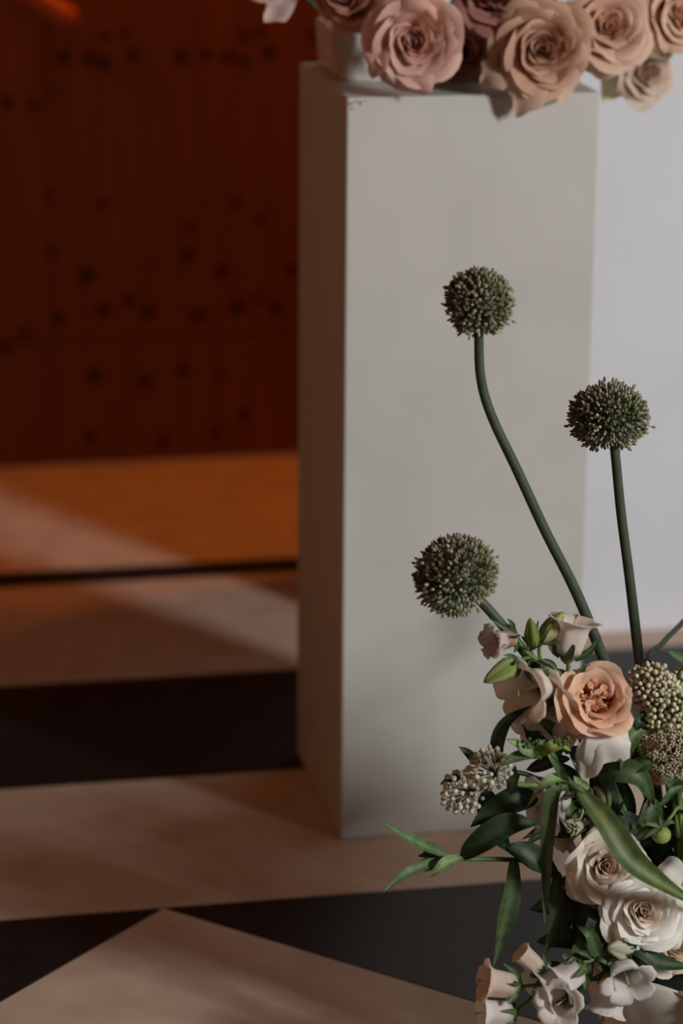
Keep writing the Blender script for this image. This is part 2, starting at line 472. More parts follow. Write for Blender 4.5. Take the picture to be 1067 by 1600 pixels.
def petal_strip(parent, pts, wid, col, edge=None, tilt=(0, 0), cup=.18, curl=.3, seed=0, tipw=.75, n=11, base_w=.45, point=.12):
    """one separate petal laid along world points, broad toward its tip, edges rolled"""
    c = catmull(pts, n); rng = np.random.RandomState(seed); hint = face(*tilt)
    col = lin(col); edge = lin(edge) if edge else col*1.08
    us = np.linspace(-1, 1, 9); V = []; C = []; ph = rng.uniform(0, 6)
    Ltot = np.linalg.norm(c[-1]-c[0])
    for i in range(n):
        t = i/(n-1); T = nrm(c[min(i+1, n-1)]-c[max(i-1, 0)])
        nn = nrm(hint-T*np.dot(hint, T)); s_ = np.cross(T, nn)
        wv = wid*.5*(base_w+(1-base_w)*smooth(0, .55, t)-(1-tipw)*smooth(.7, 1, t))
        for u in us:
            q = c[i]+s_*wv*u+nn*(cup*wv*u*u-curl*wv*abs(u)**4*t)
            q = q+T*Ltot*(point*(1-abs(u))-.10*abs(u)**3)*t*t+nn*wid*.05*math.sin(u*4+ph+t*3)*t
            V.append(q); e = max(smooth(.88, 1, t), abs(u)**8)
            C.append(col+(edge-col)*e)  # same painted rim light as on the rose petals
    o = mesh_obj('petal', np.array(V), grid_faces(n, 9), M_PETAL, parent, col=np.array(C))
    return o
BY = -.62                                   # depth of the floor arrangement
def L(parent, pix, wpx, col=DGREEN, tilt=(0, 0), dy=0., **k):
    pts = [P(q[0], q[1], BY+dy+(q[2] if len(q) > 2 else 0)) for q in pix]
    return leaf_part(parent, pts, wpx*mpp(pts[len(pts)//2]), col, tilt, **k)
def S(parent, pix, rpx, col=STEMG, dy=0., name='stem', n=16, seg=8, mat=None):
    pts = [P(q[0], q[1], BY+dy+(q[2] if len(q) > 2 else 0)) for q in pix]
    s = mpp(pts[0])
    rad = [r*s for r in rpx] if hasattr(rpx, '__len__') else rpx*s
    mb = MB(); mb.add(*tube(pts, rad, n, seg), col); return mb.build(name, mat or M_STEM, parent)
def PS(parent, pix, wpx, col, Y=None, **k):
    pts = [P(q[0], q[1], (BY if Y is None else Y)+(q[2] if len(q) > 2 else 0)) for q in pix]
    return petal_strip(parent, pts, wpx*mpp(pts[0]), col, **k)
def Q(x, y, dy=0.):
    return P(x, y, BY+dy)

def bell_part(parent, base, mouth, rad, col, seed=0, inner=None, flare=.35, stamen=True, tone=None, lobes=5, sep_len=.5):
    """bell flower: corolla (part) with calyx, sepals and style as sub-parts"""
    rng = np.random.RandomState(seed)
    base = np.asarray(base, float); mouth = np.asarray(mouth, float)
    ax = mouth-base; Ln = np.linalg.norm(ax); x, y, n = frame(ax)
    nv, nu = 19, 60; V = []; C = []
    ph = rng.uniform(0, 6.28); col = lin(col); cb = lin('aab087')
    tilt_ = [rng.uniform(.6, 1.3) for _ in range(lobes)]
    for i in range(nv):
        v = i/(nv-1)
        r = float(np.interp(v, [0, .05, .15, .4, .72, 1], [.22, .5, .72, .80, .84, .90]))
        for k in range(nu):
            a = 2*PI*k/nu; fr = (lobes*a+ph)/(2*PI); li = int(math.floor(fr)) % lobes; fr = fr-math.floor(fr)
            pk = max(0., math.sin(PI*fr))**.55               # 1 at a lobe's middle, 0 in the notch
            rr = rad*r*(1+.045*math.cos(2*PI*fr)*smooth(.05, .3, v)); zz = Ln*v*.80
            if v > .70:
                q = (v-.70)/.30; L_ = rad*(.30+.62*pk)*flare*2.2*q; an = 1.35-(1.5+.9*pk*tilt_[li])*q**1.1*(.5+flare)
                m = 1.35-(1.35-an)*.5
                rr = rad*.84*(1+.045*math.cos(2*PI*fr))+L_*math.cos(m); zz = Ln*.80*(.70+.30*q*.5)+L_*math.sin(m)*.8
                rr += rad*.035*math.sin(17*a+ph)*q*q
            V.append(base+x*rr*math.cos(a)+y*rr*math.sin(a)+n*zz)
            cc = cb+(col-cb)*smooth(0, .3, v); C.append(cc*(1-.05*(1-pk)))
    o = mesh_obj('bell', np.array(V), grid_faces(nv, nu, True), M_BELL, parent, col=np.array(C))
    m = o.modifiers.new('solid', 'SOLIDIFY'); m.thickness = .0006
    calyx(o, base, n, x, y, rad, sep_len, rng)
    if stamen:
        mb = MB(); e = base+n*Ln*.8
        mb.add(*tube([base+n*Ln*.1, base+n*Ln*.5, e], [rad*.05, rad*.05, rad*.04], 8, 6), lin('b9b27c'))
        for k in range(3):
            a = k*2.09+ph
            mb.add(*tube([e, e+n*Ln*.06+(x*math.cos(a)+y*math.sin(a))*rad*.08, e+n*Ln*.08+(x*math.cos(a)+y*math.sin(a))*rad*.15], [rad*.045, rad*.03], 5, 6), lin('a08545'))
        mb.build('style', M_STEM, o)
    return o
def calyx(o, base, n, x, y, rad, sep_len, rng):
    mb = MB()
    prof = [(-.35, .10), (-.2, .3), (0, .42), (.12, .46), (.22, .40)]
    V = np.array([base+n*rad*z_+(x*math.cos(k*PI/5)+y*math.sin(k*PI/5))*rad*r_*(1+.1*(k % 2)) for z_, r_ in prof for k in range(10)])
    mb.add(V, list(grid_faces(5, 10, True))+[tuple(range(10))[::-1]], GREEN); mb.build('calyx', M_STEM, o)
    for k in range(5):
        a = k*2*PI/5+rng.uniform(0, .4); d = x*math.cos(a)+y*math.sin(a)
        ln = rad*sep_len*2.2*rng.uniform(.8, 1.2); cv = rng.uniform(-.2, .5)
        pts = [base+d*rad*.4, base+d*(rad*.5+ln*.35)+n*ln*.35, base+d*(rad*.6+ln*(.5+cv*.3))+n*ln*(.75-cv*.5), base+d*(rad*.6+ln*(.6+cv*.1))+n*ln*(.95-cv*1.3)]
        leaf_part(o, pts, rad*.34, GREEN*rng.uniform(.7, 1.1), fold=.3, nl=8, base_w=.8, name='sepal', peak=.6)
def bud_part(parent, base, tip, rad, c0, c1, seed=0, sep_len=.6, name='bud'):
    rng = np.random.RandomState(seed); base = np.asarray(base, float); tip = np.asarray(tip, float)
    ax = tip-base; Ln = np.linalg.norm(ax); x, y, n = frame(ax); c0 = lin(c0); c1 = lin(c1)
    nv, nu = 11, 20; V = []; C = []
    for i in range(nv):
        v = i/(nv-1); r = np.interp(v, [0, .1, .3, .55, .8, .93, 1], [.3, .7, 1, .92, .6, .32, .1])
        for k in range(nu):
            a = 2*PI*k/nu+v*.5
            V.append(base+n*Ln*v+(x*math.cos(a)+y*math.sin(a))*rad*r*(1+.18*math.cos(5*a)))
            C.append((c0+(c1-c0)*(.5+.5*math.cos(5*a)))*(1-.1*v))
    o = mesh_obj(name, np.array(V), list(grid_faces(nv, nu, True))+[tuple((nv-1)*nu+k for k in range(nu))], M_PETAL, parent, col=np.array(C))
    calyx(o, base, n, x, y, rad*1.05, sep_len, rng)
    return o
def ball(c, r, axis=(0, 0, 1), st=1.0, nu=7, nv=5, tip=0.):
    x, y, n = frame(axis, np.array([.31, .2, .9])); V = []
    for i in range(nv):
        a = PI*(i+.35)/(nv-.3)
        zz = -math.cos(a)*st+(tip if i == nv-1 else 0); rr = math.sin(a)
        for k in range(nu):
            b = 2*PI*k/nu; V.append(c+r*(rr*(x*math.cos(b)+y*math.sin(b))+n*zz))
    return np.array(V), list(grid_faces(nv, nu, True))+[tuple(range(nu))[::-1], tuple((nv-1)*nu+k for k in range(nu))]

def allium(cpx, cpy, rx, ry, dy, stem_pix, srad, label, purple_dir, seed, nfl=560, up=None, fringe=.06, axis=None, purple=.8):
    rng = np.random.RandomState(seed); C = Q(cpx, cpy, dy); s = mpp(C)
    t_ = thing('allium', Q(*stem_pix[-1][:2], dy+(stem_pix[-1][2] if len(stem_pix[-1]) > 2 else 0)), label, 'flower', 'green allium heads on bare stems')
    S(t_, [(cpx, cpy)]+stem_pix, srad, lin('3f4b38'), dy=dy, n=40, seg=12)
    ax = nrm(axis[0]*CR+axis[1]*CU) if axis is not None else CU
    sx = nrm(np.cross(ax, -CF)); dz = np.cross(sx, ax)
    mb = MB(); Vb, Fb = ball(np.zeros(3), 1., nu=16, nv=10)
    mb.add(C+(np.outer(Vb[:, 0], sx)*rx+np.outer(Vb[:, 1], dz)*rx+np.outer(Vb[:, 2], ax)*ry)*s*.62, Fb, lin('4d5638')); mb.build('core', M_STEM, t_)
    pd = nrm(purple_dir[0]*CR+purple_dir[1]*CU-CF*.25)
    fl = MB(); pdm = MB(); cen = C-ax*ry*s*.25
    for i in range(nfl):
        z = 1-2*(i+.5)/nfl; ph = i*2.39996
        d = np.array([math.sqrt(1-z*z)*math.cos(ph), math.sqrt(1-z*z)*math.sin(ph), z])
        if z < -.93: continue
        d = d+rng.normal(0, .06, 3); d = nrm(d)
        k = 1+rng.normal(0, .055)+(rng.rand() < .07)*rng.uniform(.03, .15)
        p = C+(d[0]*sx*rx+d[1]*dz*rx+d[2]*ax*ry)*s*k*.93
        dirn = nrm(p-cen)
        w_ = float(np.dot(dirn, pd))
        g_ = lin('9a9f7a'); pu = lin('6e4439'); pale = lin('d6d4ba')
        c = g_+(pu-g_)*np.clip((w_-.25)/.4, 0, 1)*purple*rng.uniform(.6, 1)
        if rng.rand() < .3: c = c+(pale-c)*rng.uniform(.3, .9)
        c = c*rng.uniform(.6, 1.2)
        br = s*rng.uniform(2.1, 3.0)
        V, F = ball(p, br, dirn, 1.35, 6, 5, .4)
        tip = np.tile(c, (len(V), 1)); tip[-12:] *= .7
        fl.add(V, F, tip)
        if dirn @ CF < .5:
            q = C+(p-C)*.55
            pdm.add(*tube([q, p], s*.7, 2, 3), lin('5d6b42')*rng.uniform(.7, 1.2))
    o = fl.build('florets', M_BUD, t_); o['kind'] = 'stuff'
    o = pdm.build('pedicels', M_STEM, t_); o['kind'] = 'stuff'
    return t_

def umbel(parent, node, centre, rpx, nb, br, c0, c1, seed, dirn, star=False, cone=.2, squash=1.):
    """cluster of round buds (or small stars) on pedicels"""
    rng = np.random.RandomState(seed); s = mpp(centre); dirn = nrm(dirn)
    fl = MB(); pdm = MB(); c0 = lin(c0); c1 = lin(c1); x, y, n = frame(dirn)
    for i in range(nb):
        z = 1-(1+cone)*(i+.5)/nb; ph = i*2.39996
        q = math.sqrt(max(0, 1-z*z)); d = x*q*math.cos(ph)+y*q*math.sin(ph)+n*z*squash
        p = centre+d*rpx*s*rng.uniform(.82, 1.06)
        dd = nrm(p-node); c = (c0+(c1-c0)*rng.rand())*rng.uniform(.85, 1.1)
        if star:
            xx, yy, nn = frame(dd)
            for k in range(5):
                a = k*2*PI/5+i; e = xx*math.cos(a)+yy*math.sin(a); e2 = np.cross(nn, e)
                fl.add([p, p+e*br*s*.7+e2*br*s*.35+nn*br*s*.25, p+e*br*s*1.3+nn*br*s*.5, p+e*br*s*.7-e2*br*s*.35+nn*br*s*.25], [(0, 1, 2), (0, 2, 3)], c)
            fl.add(*ball(p+nn*br*s*.3, br*s*.45, dd, 1., 5, 4), c*1.05)
        else:
            fl.add(*ball(p, br*s*rng.uniform(.75, 1.12), dd, 1.08, 8, 6), c)
        m_ = (node+p)/2+dirn*rpx*s*.12
        pdm.add(*tube([node, m_, p], s*.6, 5, 4), lin('56643c')*rng.uniform(.7, 1.1))
    o = fl.build('flower_buds', M_BUD, parent); o['kind'] = 'stuff'
    o2 = pdm.build('pedicels', M_STEM, parent); o2['kind'] = 'stuff'

# ------------------------------------------------------------------ tray and roses on the plinth
c0 = PZ(534, 131, PH)                           # front left foot of the tray
tx0, ty0 = float(c0[0]), float(c0[1])
tx1, ty1 = PW+.012, PD-.02
tr = thing('flower_tray', ((tx0+tx1)/2, (ty0+ty1)/2, PH), 'low glazed white ceramic tray holding pink roses on top of the plinth', 'tray')
def rrect(x0, y0, x1, y1, r, n=6):
    out = []
    for cx, cy, a0 in ((x1-r, y1-r, 0), (x0+r, y1-r, PI/2), (x0+r, y0+r, PI), (x1-r, y0+r, 1.5*PI)):
        for k in range(n+1):
            a = a0+k*PI/2/n; out.append((cx+r*math.cos(a), cy+r*math.sin(a)))
    return out
TH = .058
tx1 = PW-.02
prof = [(.006, 0), (.0015, .003), (0, .008), (-.003, TH-.003), (-.0025, TH), (.001, TH), (.003, TH-.003), (.005, .012)]
V = []
for ins, z in prof:
    V += [(x_, y_, PH+z) for x_, y_ in rrect(tx0+ins, ty0+ins, tx1-ins, ty1-ins, .02)]
k_ = len(V)//len(prof)
F = list(grid_faces(len(prof), k_, True))+[tuple(range(k_))[::-1], tuple((len(prof)-1)*k_+i for i in range(k_))]
mesh_obj('tray_body', V, F, M_CERAMIC, tr)
V, F = prism(rrect(tx0+.006, ty0+.006, tx1-.006, ty1-.006, .018), PH+.013, PH+TH-.006)
fo = mesh_obj('floral_foam', V, F, M_FOAM, tr, smooth_shade=False); fo['label'] = 'dark wet floral foam filling'
TA = lambda fx, fy: np.array([tx0+(tx1-tx0)*fx, ty0+(ty1-ty0)*fy, PH+TH-.01])
PINK = ('d69c86', 'e4b8a8', 'eccbbd', 'c69576'); PEACH = ('d69c76', 'e6c0a8', 'efd5c3', 'd0a878'); BEIGE = ('ceaa92', 'dcc4b0', 'e6d4c4', 'b6ad84')
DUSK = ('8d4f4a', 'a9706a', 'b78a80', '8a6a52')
rg = 'roses in the tray on the plinth'
top = [
 (648, 66, -.005, 78, (-.12, -.12), 'large blush pink rose facing forward above the tray corner', PINK, 11, dict(npet=36, twist=.6)),
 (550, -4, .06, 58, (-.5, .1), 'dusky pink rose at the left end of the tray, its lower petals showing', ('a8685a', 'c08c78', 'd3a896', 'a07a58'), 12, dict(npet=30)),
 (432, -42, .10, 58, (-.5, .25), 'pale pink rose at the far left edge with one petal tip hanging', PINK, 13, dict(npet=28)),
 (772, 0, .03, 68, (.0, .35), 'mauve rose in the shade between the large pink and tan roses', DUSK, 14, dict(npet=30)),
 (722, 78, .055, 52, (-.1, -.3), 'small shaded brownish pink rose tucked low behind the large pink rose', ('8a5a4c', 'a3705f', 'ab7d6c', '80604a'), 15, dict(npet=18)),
 (846, 78, -.01, 80, (.0, -.08), 'tan peach rose facing forward with a ragged petal hanging over the plinth edge', ('b07a5c', 'd2a68d', 'dcb8a2', 'b3936a'), 16, dict(npet=36, twist=1.2)),
 (948, 45, .0, 68, (.08, -.02), 'crisp peach pink rose with a spiral heart over the right plinth corner', PEACH, 17, dict(npet=36, guards=((-1.7, .8, .6, .55, 'ddbfaa'),), twist=2.0)),
 (1052, 28, .03, 66, (.45, .05), 'peach rose cut by the right edge of the picture', PEACH, 18, dict(npet=32, guards=((-2.3, .8, .6, .6, 'd0c0a4'),))),
 (1003, 112, .05, 50, (.45, -.25), 'small drooping beige rose hanging beside the right plinth corner', BEIGE, 19, dict(npet=28)),
 (700, -55, .09, 70, (-.1, .5), 'pink rose mostly above the picture behind the large pink rose', PINK, 20, dict(npet=18)),
 (880, -60, .09, 70, (.1, .5), 'peach rose mostly above the picture behind the tan rose', PEACH, 21, dict(npet=18)),
]
falls = {0: (([(640, 100, -.03), (638, 118, -.05), (636, 130, -.05), (634, 138, -.045)], 75, 'e6c2b4', (-.1, -.1), .9), ([(600, 60, -.02), (592, 80, -.04), (588, 98, -.045), (584, 112, -.04)], 40, 'e2bcae', (-.5, 0), .7)),
 2: (([(450, -10, -.02), (440, 5, -.03), (430, 18, -.03), (421, 26, -.03)], 44, 'ead0c6', (-.3, 0), .6),),
 4: (([(725, 90, -.01), (718, 105, -.02), (712, 115, -.02), (705, 122, -.02)], 44, 'b98773', (-.3, 0), .6),),
 5: (([(835, 112, -.03), (828, 135, -.05), (820, 155, -.05), (812, 172, -.045)], 56, 'dcc0aa', (-.1, 0), .45), ([(800, 90, -.02), (780, 110, -.035), (768, 120, -.035), (758, 130, -.03)], 52, 'dcbfa6', (-.4, 0), .5), ([(870, 110, -.02), (880, 122, -.035), (890, 130, -.035), (896, 136, -.03)], 60, 'dcbfa8', (.2, 0), .8)),
 8: (([(990, 125, -.02), (1000, 138, -.03), (1010, 146, -.03), (1022, 152, -.03)], 60, 'dccbb6', (.2, 0), .8), ([(975, 110, -.01), (962, 125, -.02), (955, 138, -.02), (948, 148, -.02)], 40, 'cfc5a0', (-.3, 0), .7))}
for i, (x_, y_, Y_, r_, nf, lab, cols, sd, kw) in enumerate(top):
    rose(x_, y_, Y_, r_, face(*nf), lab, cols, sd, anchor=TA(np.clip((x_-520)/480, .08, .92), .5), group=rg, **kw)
    for q in falls.get(i, ()):
        PS(KEEP[-1], q[0], q[1]*1.1, q[2], Y=Y_+.028, tilt=q[3], seed=i, tipw=q[4], point=.25, base_w=.85)

# ------------------------------------------------------------------ stone bowl on the floor
bc = P(1090, 1560, BY); bx = float(bc[0]); BR, BH = .125, .128
bo = thing('stone_bowl', (bx, BY, 0), 'weathered grey stone bowl on the floor holding the large arrangement', 'bowl')
prof = [(.0, .0), (.075, 0), (.080, .006), (.086, .02), (.108, .06), (.121, .10), (.125, BH), (.120, BH+.004), (.114, BH), (.108, .10), (.09, .05), (.0, .04)]
nu = 64; V = []
for r_, z_ in prof:
    for k in range(nu):
        a = 2*PI*k/nu; wv = 1+.02*math.sin(3*a+1)+.012*math.sin(7*a)
        V.append((bx+r_*wv*math.cos(a), BY+r_*wv*math.sin(a), z_+(.006*math.sin(5*a+.6) if z_ > .09 else 0)))
mesh_obj('bowl_body', V, list(grid_faces(len(prof), nu, True)), M_STONE, bo)
V = [(bx+.104*math.cos(2*PI*k/24), BY+.104*math.sin(2*PI*k/24), z_) for z_ in (.06, .105) for k in range(24)]
fo = mesh_obj('floral_foam', V, list(grid_faces(2, 24, True))+[tuple(range(24, 48))], M_FOAM, bo); fo['label'] = 'dark wet floral foam filling'
def BA(dx=0., dy=0.): return np.array([bx+dx, BY+dy, .11])

# ------------------------------------------------------------------ alliums
allium(749, 473, 53, 54, .06, [(748, 520), (751, 590), (768, 650), (808, 735), (852, 830), (900, 925), (945, 1035), (1000, 1180), (1060, 1480)], [7.5, 7.5, 7.8, 8, 8.3, 8.6, 9, 9.3, 9.5, 9.5],
       'tallest green allium with a round head on a long crooked stem', (-1, .6), 31, 950, purple=.75)
allium(951, 651, 62, 54, .10, [(960, 700), (970, 800), (983, 900), (996, 1010), (1010, 1120), (1060, 1480)], [7.5, 7.5, 7.8, 8, 8.5, 9, 9],
       'green allium with a wide head on a straight stem in front of the white wall', (-1, .6), 32, 950, purple=.7)
allium(712, 899, 66, 62, .0, [(752, 940), (800, 995), (850, 1060), (920, 1170), (1060, 1480)], [7.5, 8, 8, 8.5, 9, 9],
       'lowest allium leaning left with a head flushed purple on its upper side', (-.8, .75), 33, 1000, axis=(-.62, .78), purple=1.)
t_ = thing('budding_flower', BA(.0, .04), 'thin blurred dark green stem rising past the right edge of the picture', 'flower')
S(t_, [(1120, 915, .30), (1067, 972, .25), (1035, 1005, .22), (1012, 1040, .18), (1040, 1200, .1), (1075, 1480, .04)], 4.2, lin('39443a'), n=24)
bud_part(t_, Q(1120, 918, .30), Q(1150, 868, .32), .011, '6a7a55', '8a8f6a', 5)

# ------------------------------------------------------------------ roses of the floor arrangement
rb = 'roses in the stone bowl'
PG = ('ee9f68', 'f3c6a4', 'fadfca', 'e09a60'); WHT = ('e6cba8', 'faf6ee', 'fdfbf6', 'e6dcb4'); BLU = ('c08a72', 'f3ead8', 'faf4e8', 'dccb9e')
rose(930, 1098, BY-.03, 62, face(.0, .42), 'peach garden rose with a ruffled quartered heart and white falling petals', PG, 41, npet=34, garden=True, openv=.75, cupz=1.05,
     guards=((-1.05, .7, .6, .3, 'f3e6d6'), (-2.3, .6, .7, .3, 'eecdb2'), (3.0, .5, .7, .1, 'ecc4a4')), anchor=BA(-.02), group=rb, twist=.3)
PS(KEEP[-1], [(950, 1135, -.045), (952, 1158, -.06), (950, 1178, -.058), (948, 1196, -.05)], 72, 'f4f0e8', tilt=(.1, .1), cup=-.2, curl=.0, seed=1, tipw=1.05, base_w=.9, point=-.05)
PS(KEEP[-1], [(930, 1140, -.045), (925, 1165, -.055), (920, 1190, -.05), (916, 1210, -.045)], 46, 'e9e6d6', tilt=(-.3, .0), seed=2, tipw=.8)
PS(KEEP[-1], [(905, 1130, -.03), (890, 1142, -.035), (880, 1150, -.03), (876, 1152, -.02)], 44, 'ecc2a2', tilt=(-.4, .0), seed=3, tipw=.8)
rose(1015, 1180, BY+.02, 50, face(.5, -.35), 'peach rose half hidden beneath the fuzzy white flower cluster', ('c9865a', 'dba684', 'e0b595', 'c48a58'), 42, npet=20, anchor=BA(.01), group=rb)
rose(945, 1352, BY-.045, 62, face(.02, .1), 'blush white rose with a tightly coiled dusky heart, long leaf across it', BLU, 43, npet=32, openv=.85, guards=((-2.5, .9, .6, .6, 'e4ddcc'), (-1.4, .7, .6, .45, 'e9e2d2'), (.6, .7, .6, .4, 'e9e2d2')), anchor=BA(-.03), group=rb, twist=.9)
rose(1003, 1424, BY-.07, 66, face(.0, .18), 'open white rose with a cream heart, just above the tan rose', WHT, 44, npet=42, openv=1.1, guards=((-1.9, .8, .6, .5, 'efe9dd'), (-.8, .9, .6, .5, 'efe9dd'), (.2, .9, .6, .4, 'efe9dd')), anchor=BA(.0, -.02), group=rb, twist=1.7)
rose(1050, 1475, BY-.045, 48, face(.15, -.12), 'pale tan rose peeking out below the open white rose', ('c8a680', 'dcc5a8', 'e6d6bf', 'c2a678'), 45, npet=30, anchor=BA(.03, -.02), group=rb)
PS(KEEP[-1], [(1000, 1488, -.055), (1020, 1498, -.065), (1036, 1510, -.065), (1052, 1516, -.06)], 40, 'efe6d6', tilt=(.0, .3), seed=4, tipw=.8)
rose(1080, 1385, BY-.02, 52, face(.4, .2), 'white rose at the right edge, petals showing above the long leaf', WHT, 46, npet=18, anchor=BA(.05), group=rb)
PS(KEEP[-1], [(1072, 1385, -.03), (1058, 1372, -.04), (1046, 1358, -.04), (1036, 1350, -.03)], 44, 'f3efe6', tilt=(-.2, .3), seed=5, tipw=.9)
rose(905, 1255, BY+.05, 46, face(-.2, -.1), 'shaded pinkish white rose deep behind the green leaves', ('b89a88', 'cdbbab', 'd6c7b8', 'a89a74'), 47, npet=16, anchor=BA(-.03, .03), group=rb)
rose(1085, 1245, BY+.02, 42, face(.2, .1), 'white rose cut by the right edge beside the round green bud', WHT, 48, npet=16, anchor=BA(.05, .02), group=rb)
rose(1150, 1330, BY-.03, 62, face(.7, .2), 'blush rose on the far right side of the bowl', BLU, 49, npet=18, anchor=BA(.07, .0), group=rb)
rose(1165, 1180, BY+.0, 60, face(.6, .4), 'peach rose high on the far right side of the bowl', PG, 50, npet=18, anchor=BA(.06, .02), group=rb)

# ------------------------------------------------------------------ campanulas
cg = 'white bellflower sprigs in the bowl'
t_ = thing('bellflower_sprig', BA(-.03, .0), 'upper white bellflower sprig with buds and one withered bloom, beside the lowest allium', 'flower', cg)
dz = -.015
S(t_, [(806, 998, dz), (830, 1025, dz), (876, 1056, dz), (905, 1110, .0), (960, 1230, .03), (1060, 1490, .0)], [4, 4, 4.5, 5, 5, 5], lin('5f7a3e'), n=26)
S(t_, [(880, 1060, dz), (888, 1045, dz), (886, 1030, dz)], 3.6, lin('5f7a3e'), name='flower_stalk', n=6)
S(t_, [(845, 1036, dz), (842, 1015, dz), (846, 1003, dz)], 3, lin('5f7a3e'), name='flower_stalk', n=6)
S(t_, [(836, 1030, dz), (830, 1018, dz), (832, 1012, dz)], 3, lin('5f7a3e'), name='flower_stalk', n=6)
S(t_, [(830, 1026, dz), (815, 1030, dz), (806, 1034, dz)], 3, lin('5f7a3e'), name='flower_stalk', n=6)
bell_part(t_, Q(886, 1027, dz), Q(903, 950, dz+.004), .0188, 'f3eae2', 64, flare=.36, sep_len=.75)
bud_part(t_, Q(832, 1012, dz), Q(828, 966, dz-.005), .0072, '97a060', '5f8035', 62, .7)
bud_part(t_, Q(846, 1003, dz), Q(880, 956, dz+.01), .0088, 'cfc9a0', '94a05a', 63, .8)
bud_part(t_, Q(808, 1033, dz), Q(756, 1066, dz-.01), .0095, 'b9bd84', '7f9a48', 64, .55)
# the withered bloom: crumpled brown-tinged corolla
w_ = bell_part(t_, Q(806, 997, dz), Q(752, 1005, dz-.018), .0108, 'efe2d8', 65, flare=.45, stamen=False, sep_len=.75)
w_.name = 'withered_bell'; w_['label'] = 'withered bell with an orange-brown waist'
co = w_.data.color_attributes['Col']; rr_ = np.random.RandomState(3)
for i_, v_ in enumerate(w_.data.vertices):
    ring = i_//60; q_ = ring/18
    br_ = lin('b98055') if .12 < q_ < .55 else lin('e6d9cf')
    k_ = .75*math.exp(-((q_-.32)/.17)**2); o_ = np.array(co.data[i_].color[:3])
    co.data[i_].color = (*(o_+(br_-o_)*k_), 1)
    v_.co += Vector(rr_.normal(0, .0006, 3)*(.3+q_))
bell_part(t_, Q(858, 1063, .0), Q(800, 1086, -.034), .022, 'f6ede2', 66, flare=.42, sep_len=.4)
bell_part(t_, Q(889, 1078, .012), Q(838, 1106, -.026), .024, 'f4eadd', 67, flare=.42, sep_len=.4)
bell_part(t_, Q(850, 1120, .03), Q(818, 1150, .015), .016, 'e6dacd', 68, flare=.35, sep_len=.4)
for q in ([(832, 1028), (822, 1045), (826, 1058), (833, 1068)], [(845, 1030), (862, 1036), (872, 1048)], [(870, 1052), (858, 1048), (853, 1060)], [(900, 1085), (912, 1042), (922, 1040)], [(806, 990), (785, 978), (764, 966)], [(803, 985), (800, 975), (792, 966)]):
    L(t_, [(*p, dz-.006) for p in q], 8, GREEN*.7, name='bract', nl=8)

t_ = thing('bellflower_sprig', BA(-.06, -.04), 'lower white bellflower sprig hanging its bells over the bowl rim near the floor', 'flower', cg)
dz = -.085
S(t_, [(842, 1540, dz), (880, 1515, dz), (925, 1500, dz), (985, 1490, dz+.02), (1060, 1510, dz+.06)], [3, 4, 5, 5, 5], lin('5d7a40'), n=20)
S(t_, [(880, 1515, dz), (860, 1518, dz), (846, 1517, dz)], 3, lin('5d7a40'), name='flower_stalk', n=6)
S(t_, [(850, 1538, dz), (830, 1560, dz), (806, 1580, dz)], 3, lin('5d7a40'), name='flower_stalk', n=6)
S(t_, [(850, 1538, dz), (830, 1540, dz), (806, 1542, dz)], 3, lin('5d7a40'), name='flower_stalk', n=6)
bell_part(t_, Q(808, 1541, dz), Q(738, 1530, dz), .0165, 'eadacf', 71, flare=.30, sep_len=.45)
bell_part(t_, Q(803, 1582, dz), Q(734, 1583, dz), .0155, 'f3eeea', 72, flare=.32, sep_len=.45)
bell_part(t_, Q(846, 1517, dz), Q(799, 1476, dz+.005), .0115, 'eadccc', 73, flare=.14, sep_len=.4, stamen=False)
bell_part(t_, Q(884, 1526, dz+.005), Q(826, 1556, dz-.005), .0205, 'f0ece6', 74, flare=.35, sep_len=.4)
bell_part(t_, Q(908, 1512, dz-.005), Q(862, 1545, dz-.012), .0175, 'f3f0ed', 75, flare=.3, sep_len=.4)
bell_part(t_, Q(890, 1555, dz), Q(866, 1574, dz-.045), .0165, 'f5f1ed', 76, flare=.40, sep_len=.4)
bell_part(t_, Q(972, 1506, dz), Q(985, 1548, dz-.036), .0185, 'f3f0ed', 77, flare=.42, sep_len=.4)
bell_part(t_, Q(962, 1522, dz+.015), Q(938, 1606, dz), .0185, 'efece7', 78, flare=.25, sep_len=.4)
bud_part(t_, Q(986, 1484, dz), Q(950, 1481, dz-.01), .0105, 'eae6da', 'c9cfa6', 79, .6)
rr_ = random.Random(8)
for k in range(22):
    a_, b2 = rr_.uniform(0, 6.28), rr_.uniform(22, 48)
    cx_, cy_ = rr_.choice([(925, 1500), (905, 1492), (940, 1510), (985, 1492), (860, 1520), (915, 1530), (880, 1575)])
    L(t_, [(cx_, cy_, dz), (cx_+math.cos(a_)*b2*.5, cy_+math.sin(a_)*b2*.4-4, dz-.008), (cx_+math.cos(a_)*b2, cy_+math.sin(a_)*b2*.8, dz-.01)], rr_.uniform(7, 12), GREEN*rr_.uniform(.6, 1.1), name='bract', nl=8, tilt=(rr_.uniform(-.5, .5), .4))
L(t_, [(938, 1500, dz), (930, 1480, dz-.005), (921, 1458, dz-.01), (900, 1464-18, dz)], 22, GREEN, nl=10)
L(t_, [(918, 1505, dz), (905, 1485, dz), (908, 1462, dz)], 26, GREEN*.9, nl=10)

